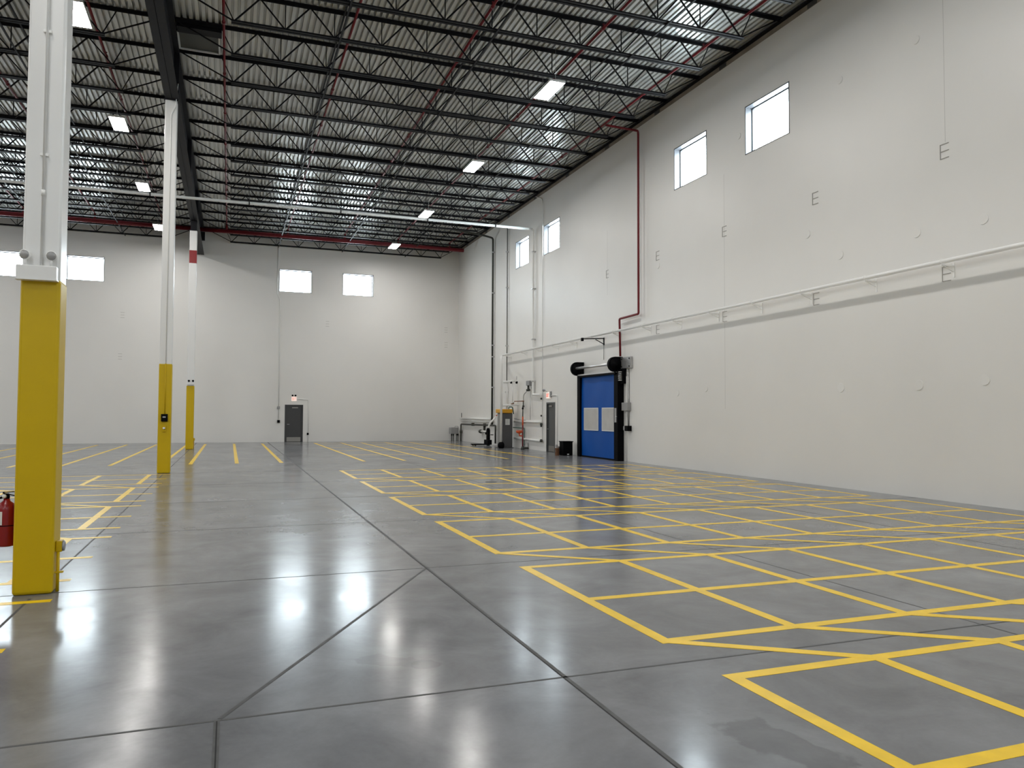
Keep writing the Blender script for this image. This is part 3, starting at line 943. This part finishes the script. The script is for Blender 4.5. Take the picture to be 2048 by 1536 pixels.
def dplate(y0, y1, xc=12.66, zc=3.385, r=.265, xw=12.94):
    pts = [(xw, zc-r), (xw, zc+r)]
    for k in range(17):
        t = math.pi/2+math.pi*k/16
        pts.append((xc+r*math.cos(t), zc+r*math.sin(t)))
    return MB().prism(pts, y0, y1)
dplate(27.02, 27.12).build('end_plate', 'blackp', rd)
dplate(23.88, 24.02).build('end_plate', 'blackp', rd)
for y, s in ((27.02, -1), (23.88, -1)):
    MB().lathe((12.66, y, 3.385), (0, s, 0), [(.22, 0), (.22, .03), (.05, .05), (.04, .08)], 20).build('hub_cover', 'blackp', rd)
MB().tube([(12.60, 24.02, 3.40), (12.60, 27.02, 3.40)], .05, 16).build('roller_tube', 'alu', rd)
MB().box(12.66, 12.74, 24.02, 27.02, 3.11, 3.16).build('lower_rail', 'alu', rd)
MB().box(12.86, XR-.003, 23.19, 23.88, 3.23, 3.62).build('mounting_plate', 'galv', rd)
bl_ = MB()
for y in (23.27, 23.80):
    for z in (3.29, 3.56): bl_.lathe((12.855, y, z), (-1, 0, 0), [(.025, -.01), (.025, .012)], 8)
bl_.build('anchor_bolt', 'black', rd)
mt = MB().lathe((12.80, 23.80, 3.18), (0, 0, -1), [(.10, 0), (.12, .06), (.12, .30), (.09, .34), (.09, .42), (.05, .5)], 18)
mt.box(12.78, 12.93, 23.62, 23.82, 2.70, 3.22)
mt.build('drive_motor', 'blackp', rd)
ms = MB()
for k in range(5): ms.lathe((12.76, 23.72, 2.80+.07*k), (0, 0, 1), [(.075, 0), (.085, .02), (.075, .04)], 14)
ms.build('motor_brake', 'galv', rd)
MB().box(12.64, 12.70, 23.88, 23.93, 1.35, 1.85).lathe((12.70, 23.90, 1.55), (-1, 0, 0), [(.03, -.03), (.045, .02), (.03, .04)], 12).build('photo_sensor', 'alu', rd)
wall_conduit('door_control', [(12.92, 23.44, 3.20), (12.92, 23.44, 1.20)], .028, 'grey control boxes and conduit beside the blue door',
             [(12.80, XR-.003, 23.30, 23.72, 1.76, 2.04, 'control_box', 'grey'), (12.78, XR-.003, 23.26, 23.46, 1.06, 1.24, 'push_button_box', 'blackp'), (12.86, XR-.003, 23.46, 23.72, 1.08, 1.22, 'junction_box', 'grey')], 'galv')
pipe_obj('door_cable_conduit', [(12.93, 23.59, 2.95), (12.93, 23.59, .0)], .016, 'whitepipe', 'thin white conduit from motor to floor beside the blue door', 'conduit')
# motion sensor arm
sa = thing('sensor_arm', (XR, 25.33, 4.3), 'black triangular bracket arm with motion sensor above the blue door', 'bracket')
MB().box(XR-.02, XR-.003, 25.29, 25.37, 4.18, 4.46).build('wall_plate', 'black', sa)
MB().bar((12.07, 25.33, 4.38), (12.94, 25.33, 4.43), .035).build('arm', 'black', sa)
MB().bar((12.60, 25.33, 4.38), (12.94, 25.33, 4.22), .025).build('brace', 'black', sa)
MB().box(12.02, 12.10, 25.28, 25.38, 4.30, 4.42).build('sensor_head', 'blackp', sa, .01)
MB().tube([(12.94, 25.34, 4.20), (12.94, 25.34, 3.64)], .008, 6).build('cable', 'cabside', sa)

# ------------------------------------------------------------------ things on the floor by the door
bx_ = thing('black_bin', (12.5, 27.8, 0), 'black square bin standing on the floor left of the blue door', 'bin')
MB().box(12.31, 12.72, 27.58, 27.95, 0, .54).build('body', 'blackp', bx_, .012)
MB().box(12.29, 12.74, 27.56, 27.97, .53, .56).build('rim', 'blackp', bx_)
MB().box(12.48, 12.56, 27.57, 27.58, .03, .07).build('tag_plate', 'label', bx_)
def can(x, y, r, h, label, m):
    t = thing('paint_pail', (x, y, 0), label, 'pail')
    MB().lathe((x, y, 0), (0, 0, 1), [(r*.96, 0), (r, .01), (r, h-.02), (r*1.04, h-.015), (r*1.04, h)], 20).build('pail_body', m, t)
    MB().lathe((x, y, h), (0, 0, 1), [(r*.97, 0), (r*.97, .006), (r*.9, .007)], 20).build('lid', 'brown', t)
    MB().tube([(x-r, y, h*.8), (x-r*.9, y-r*.5, h*.45), (x, y-r*1.06, h*.35), (x+r*.9, y-r*.5, h*.45), (x+r, y, h*.8)], .004, 6, True, .05).build('bail_handle', 'galv', t)
can(12.115, 27.72, .085, .29, 'brown pail at the left of the pair beside the black bin', 'brown')
can(12.235, 27.92, .065, .34, 'darker slim pail tucked between the brown pail and black bin', 'cabside')

# ------------------------------------------------------------------ columns
CX0, CX1 = -1.79, -1.485
def column(y0, ytop, label, ztop=10.165, band=None):
    y1 = y0+.305
    cx, cy = (CX0+CX1)/2, (y0+y1)/2
    t = thing('steel_column', (cx, cy, 0), label, 'column', 'steel columns under the girder')
    MB().box(CX0, CX1, y0, y1, 0, ztop).build('shaft', 'white', t, .025)
    e = .008
    MB().box(CX0-e, CX1+e, y0-e, y1+e, .0, ytop).build('yellow_sleeve', 'yellow', t, .03)
    MB().box(CX0-.03, CX1+.03, y0-.03, y1+.03, ztop-.02, ztop+.004).build('cap_plate', 'girder', t)
    if band:
        MB().box(CX0-.004, CX1+.004, y0-.004, y1+.004, *band).build('red_band', 'redext', t, .02)
    return t
c1 = column(8.01, 2.86, 'nearest column, white above and yellow below, with twin-head emergency light')
c2 = column(22.55, 2.95, 'middle column, white over yellow sleeve, with a small black control box')
c3 = column(36.58, 2.81, 'farthest column, white with a red band near the roof and yellow base', 9.72, (8.24, 8.83))
MB().box(-1.76, -1.50, 36.62, 36.85, 9.72, 10.165).build('neck', 'girder', c3)

# column 1 fittings
e1 = thing('emergency_light', (-1.64, 7.97, 2.9), 'white emergency light with two round heads on the nearest column', 'emergency light')
MB().box(-1.815, -1.495, 7.91, 8.00, 2.835, 2.965).build('battery_box', 'white', e1, .008)
MB().box(-1.82, -1.49, 7.905, 8.00, 2.832, 2.845).build('bottom_lip', 'white', e1)
for x, dx in ((-1.75, -.25), (-1.545, .05)):
    MB().tube([(x, 7.95, 2.96), (x, 7.95, 3.03)], .010, 8).build('stem', 'white', e1)
    hd = MB().lathe((x, 7.965, 3.065), (dx, -1, -.15), [(.020, -.035), (.040, -.01), (.046, .015), (.046, .028), (.040, .030)], 22).build('lamp_head', 'whitepipe', e1)
    d = Vector((dx, -1, -.15)).normalized()
    c = Vector((x, 7.965, 3.065))+d*.0302
    MB().lathe(c, d, [(.040, 0), (.036, .006), (.018, .010), (.001, .011)], 22).build('lens', 'lens', hd)
cd = thing('column_conduit', (-1.635, 7.99, 3), 'slim white conduit running up the face of the nearest column', 'conduit')
MB().tube([(-1.632, 7.984, 2.97), (-1.632, 7.984, 10.16)], .0115, 10).build('conduit_run', 'white', cd)
for z in (4.0, 5.15, 7.4): MB().box(-1.665, -1.60, 7.98, 8.003, z-.012, z+.012).build('strap', 'whitepipe', cd)
MB().lathe((-1.632, 7.984, 3.62), (0, 0, 1), [(.017, 0), (.017, .05)], 10).build('coupling', 'whitepipe', cd)
ot = thing('column_outlet', (-1.455, 8.14, 0), 'yellow outlet box with grey cover low on the nearest column', 'outlet')
MB().box(-1.475, -1.425, 8.085, 8.185, .36, .46).build('box_body', 'yellow', ot, .006)
MB().lathe((-1.425, 8.135, .41), (1, 0, 0), [(.048, 0), (.048, .012), (.035, .018), (.0, .019)], 18).build('cover', 'outletgrey', ot)
MB().tube([(-1.455, 8.10, .36), (-1.455, 8.10, 0.0)], .014, 10).build('conduit_drop', 'yellow', ot)
MB().box(-1.475, -1.41, 8.08, 8.12, .17, .185).build('strap', 'yellow', ot)

# fire extinguisher hung on the left side of column 1
fx = thing('fire_extinguisher', (-1.888, 8.16, .42), 'red fire extinguisher hanging on the left side of the nearest column', 'fire extinguisher')
X, Y = -1.888, 8.16
MB().lathe((X, Y, .425), (0, 0, 1), [(.050, 0), (.072, .006), (.078, .02), (.078, .33), (.074, .36), (.058, .39), (.032, .408), (.026, .43)], 28).build('cylinder', 'redext', fx)
MB().lathe((X, Y, .612), (0, 0, 1), [(.0788, 0), (.0798, .003), (.0788, .008)], 28).build('strap_band', 'blackp', fx)
lb = MB()
for k in range(9):
    pass
n = 12
for j, z in enumerate((.625, .745)):
    for k in range(n+1):
        t_ = math.radians(-178+k*(78/n))
        lb.v.append((X+.0786*math.cos(t_), Y+.0786*math.sin(t_), z))
for k in range(n):
    lb.f.append((k, k+1, n+1+k+1, n+1+k)); lb.sm.append(True)
lb.build('paper_label', 'label', fx)
MB().lathe((X, Y, .852), (0, 0, 1), [(.022, 0), (.026, .015), (.022, .045), (.016, .05)], 14).build('valve', 'blackp', fx)
MB().bar((X-.03, Y-.0, .905), (X+.075, Y-.02, .880), .016, .008).bar((X-.03, Y, .912), (X+.06, Y-.01, .918), .018, .008).build('lever', 'blackp', fx)
MB().lathe((X-.010, Y-.022, .878), (-.4, -1, 0), [(.018, 0), (.018, .012), (.0, .013)], 14).build('pressure_gauge', 'label', fx)
MB().tube([(X-.02, Y-.01, .87), (X-.065, Y-.02, .86), (X-.088, Y-.02, .80), (X-.090, Y-.01, .55)], .010, 8, True, .04).build('hose', 'blackp', fx)
MB().box(-1.830, -1.796, 8.12, 8.20, .55, .80).build('wall_hook', 'red', fx)

# column 2 fittings
k2 = thing('control_box', (-1.64, 22.53, 1.5), 'small black control box with display on the middle column', 'control box')
MB().box(-1.715, -1.555, 22.46, 22.54, 1.39, 1.59).build('housing', 'blackp', k2, .008)
MB().box(-1.675, -1.60, 22.455, 22.46, 1.49, 1.53).build('display', 'outletgrey', k2)
MB().tube([(-1.63, 22.525, 1.59), (-1.63, 22.525, 2.95)], .012, 8).build('painted_run', 'yellow', k2)
MB().tube([(-1.63, 22.525, 2.95), (-1.63, 22.525, 9.75), (-1.52, 22.50, 10.02), (-1.47, 22.48, 10.6)], .012, 8, True, .05).build('conduit_run', 'whitepipe', k2)
b2 = thing('push_button', (-1.64, 22.53, 1.2), 'silver round push button below the black box on the middle column', 'button')
MB().box(-1.685, -1.59, 22.50, 22.54, 1.12, 1.27).build('back_box', 'yellow', b2, .006)
MB().lathe((-1.638, 22.50, 1.21), (0, -1, 0), [(.032, 0), (.034, .02), (.02, .03), (.0, .031)], 16).build('button_cap', 'alu', b2)
# column 3 fittings
e3 = thing('emergency_light', (-1.62, 36.54, 3.0), 'emergency light with two small heads on the farthest column', 'emergency light')
MB().box(-1.80, -1.48, 36.48, 36.572, 2.84, 2.95).build('battery_box', 'white', e3, .008)
for x in (-1.70, -1.53):
    MB().lathe((x, 36.52, 3.02), (0, -1, -.1), [(.02, -.03), (.042, 0), (.045, .03), (.03, .04)], 14).tube([(x, 36.53, 2.95), (x, 36.53, 3.02)], .01, 6).build('lamp_head', 'blackp', e3)
o3 = thing('column_outlet', (-1.45, 36.7, .4), 'small outlet on the right side of the farthest column', 'outlet')
MB().box(-1.475, -1.425, 36.66, 36.76, .38, .50).build('box_body', 'yellow', o3, .006)
MB().lathe((-1.425, 36.71, .44), (1, 0, 0), [(.045, 0), (.045, .012), (.0, .014)], 14).build('cover', 'outletgrey', o3)
MB().tube([(-1.455, 36.71, .38), (-1.455, 36.71, 0)], .014, 8).build('conduit_drop', 'yellow', o3)

# ------------------------------------------------------------------ high-bay lamps
def lamp_proto(label, group):
    root = thing('high_bay_lamp', (0, 0, 0), label, 'ceiling lamp', group)
    MB().box(-.23, .23, -.62, .62, .012, .075).build('housing', 'housing', root, .01)
    d = MB()
    d.v += [(-.21, -.60, .008), (.21, -.60, .008), (.21, .60, .008), (-.21, .60, .008)]
    d.f.append((0, 3, 2, 1)); d.sm.append(False)
    me_ = bpy.data.meshes.new('diffuser')
    me_.from_pydata(d.v, [], d.f)
    me_.materials.append(M['lamp'])
    o = bpy.data.objects.new('diffuser', me_)
    COL.objects.link(o); o.parent = root
    for s in (-.45, .45):
        MB().tube([(0, s, .07), (0, s, 1.035)], .005, 6).build('hanger', 'galv', root)
    MB().box(-.07, .07, -.18, .18, .075, .13).build('driver_box', 'outletgrey', root)
    return root
LX = {8.2: 'right of the girder', -3.4: 'left of the girder', -15.0: 'beyond the left bay', -25.0: 'near the left wall'}
LY = [40.75, 33.6, 26.45, 19.38, 12.2, 5.05, -2.1, -9.25]
WL.setdefault('', Vector((0, 0, 0)))
proto = None
for lx, side in LX.items():
    for i, ly in enumerate(LY):
        lab = 'rectangular lit ceiling lamp in the row %s, %s from the back wall' % (side, ORD[i])
        if proto is None:
            proto = lamp_proto(lab, 'high bay ceiling lamps')
            o = proto
        else:
            o = copy_tree(proto, (lx, ly, 10.62))
        o.location = (lx, ly, 10.62)
        o['label'] = lab
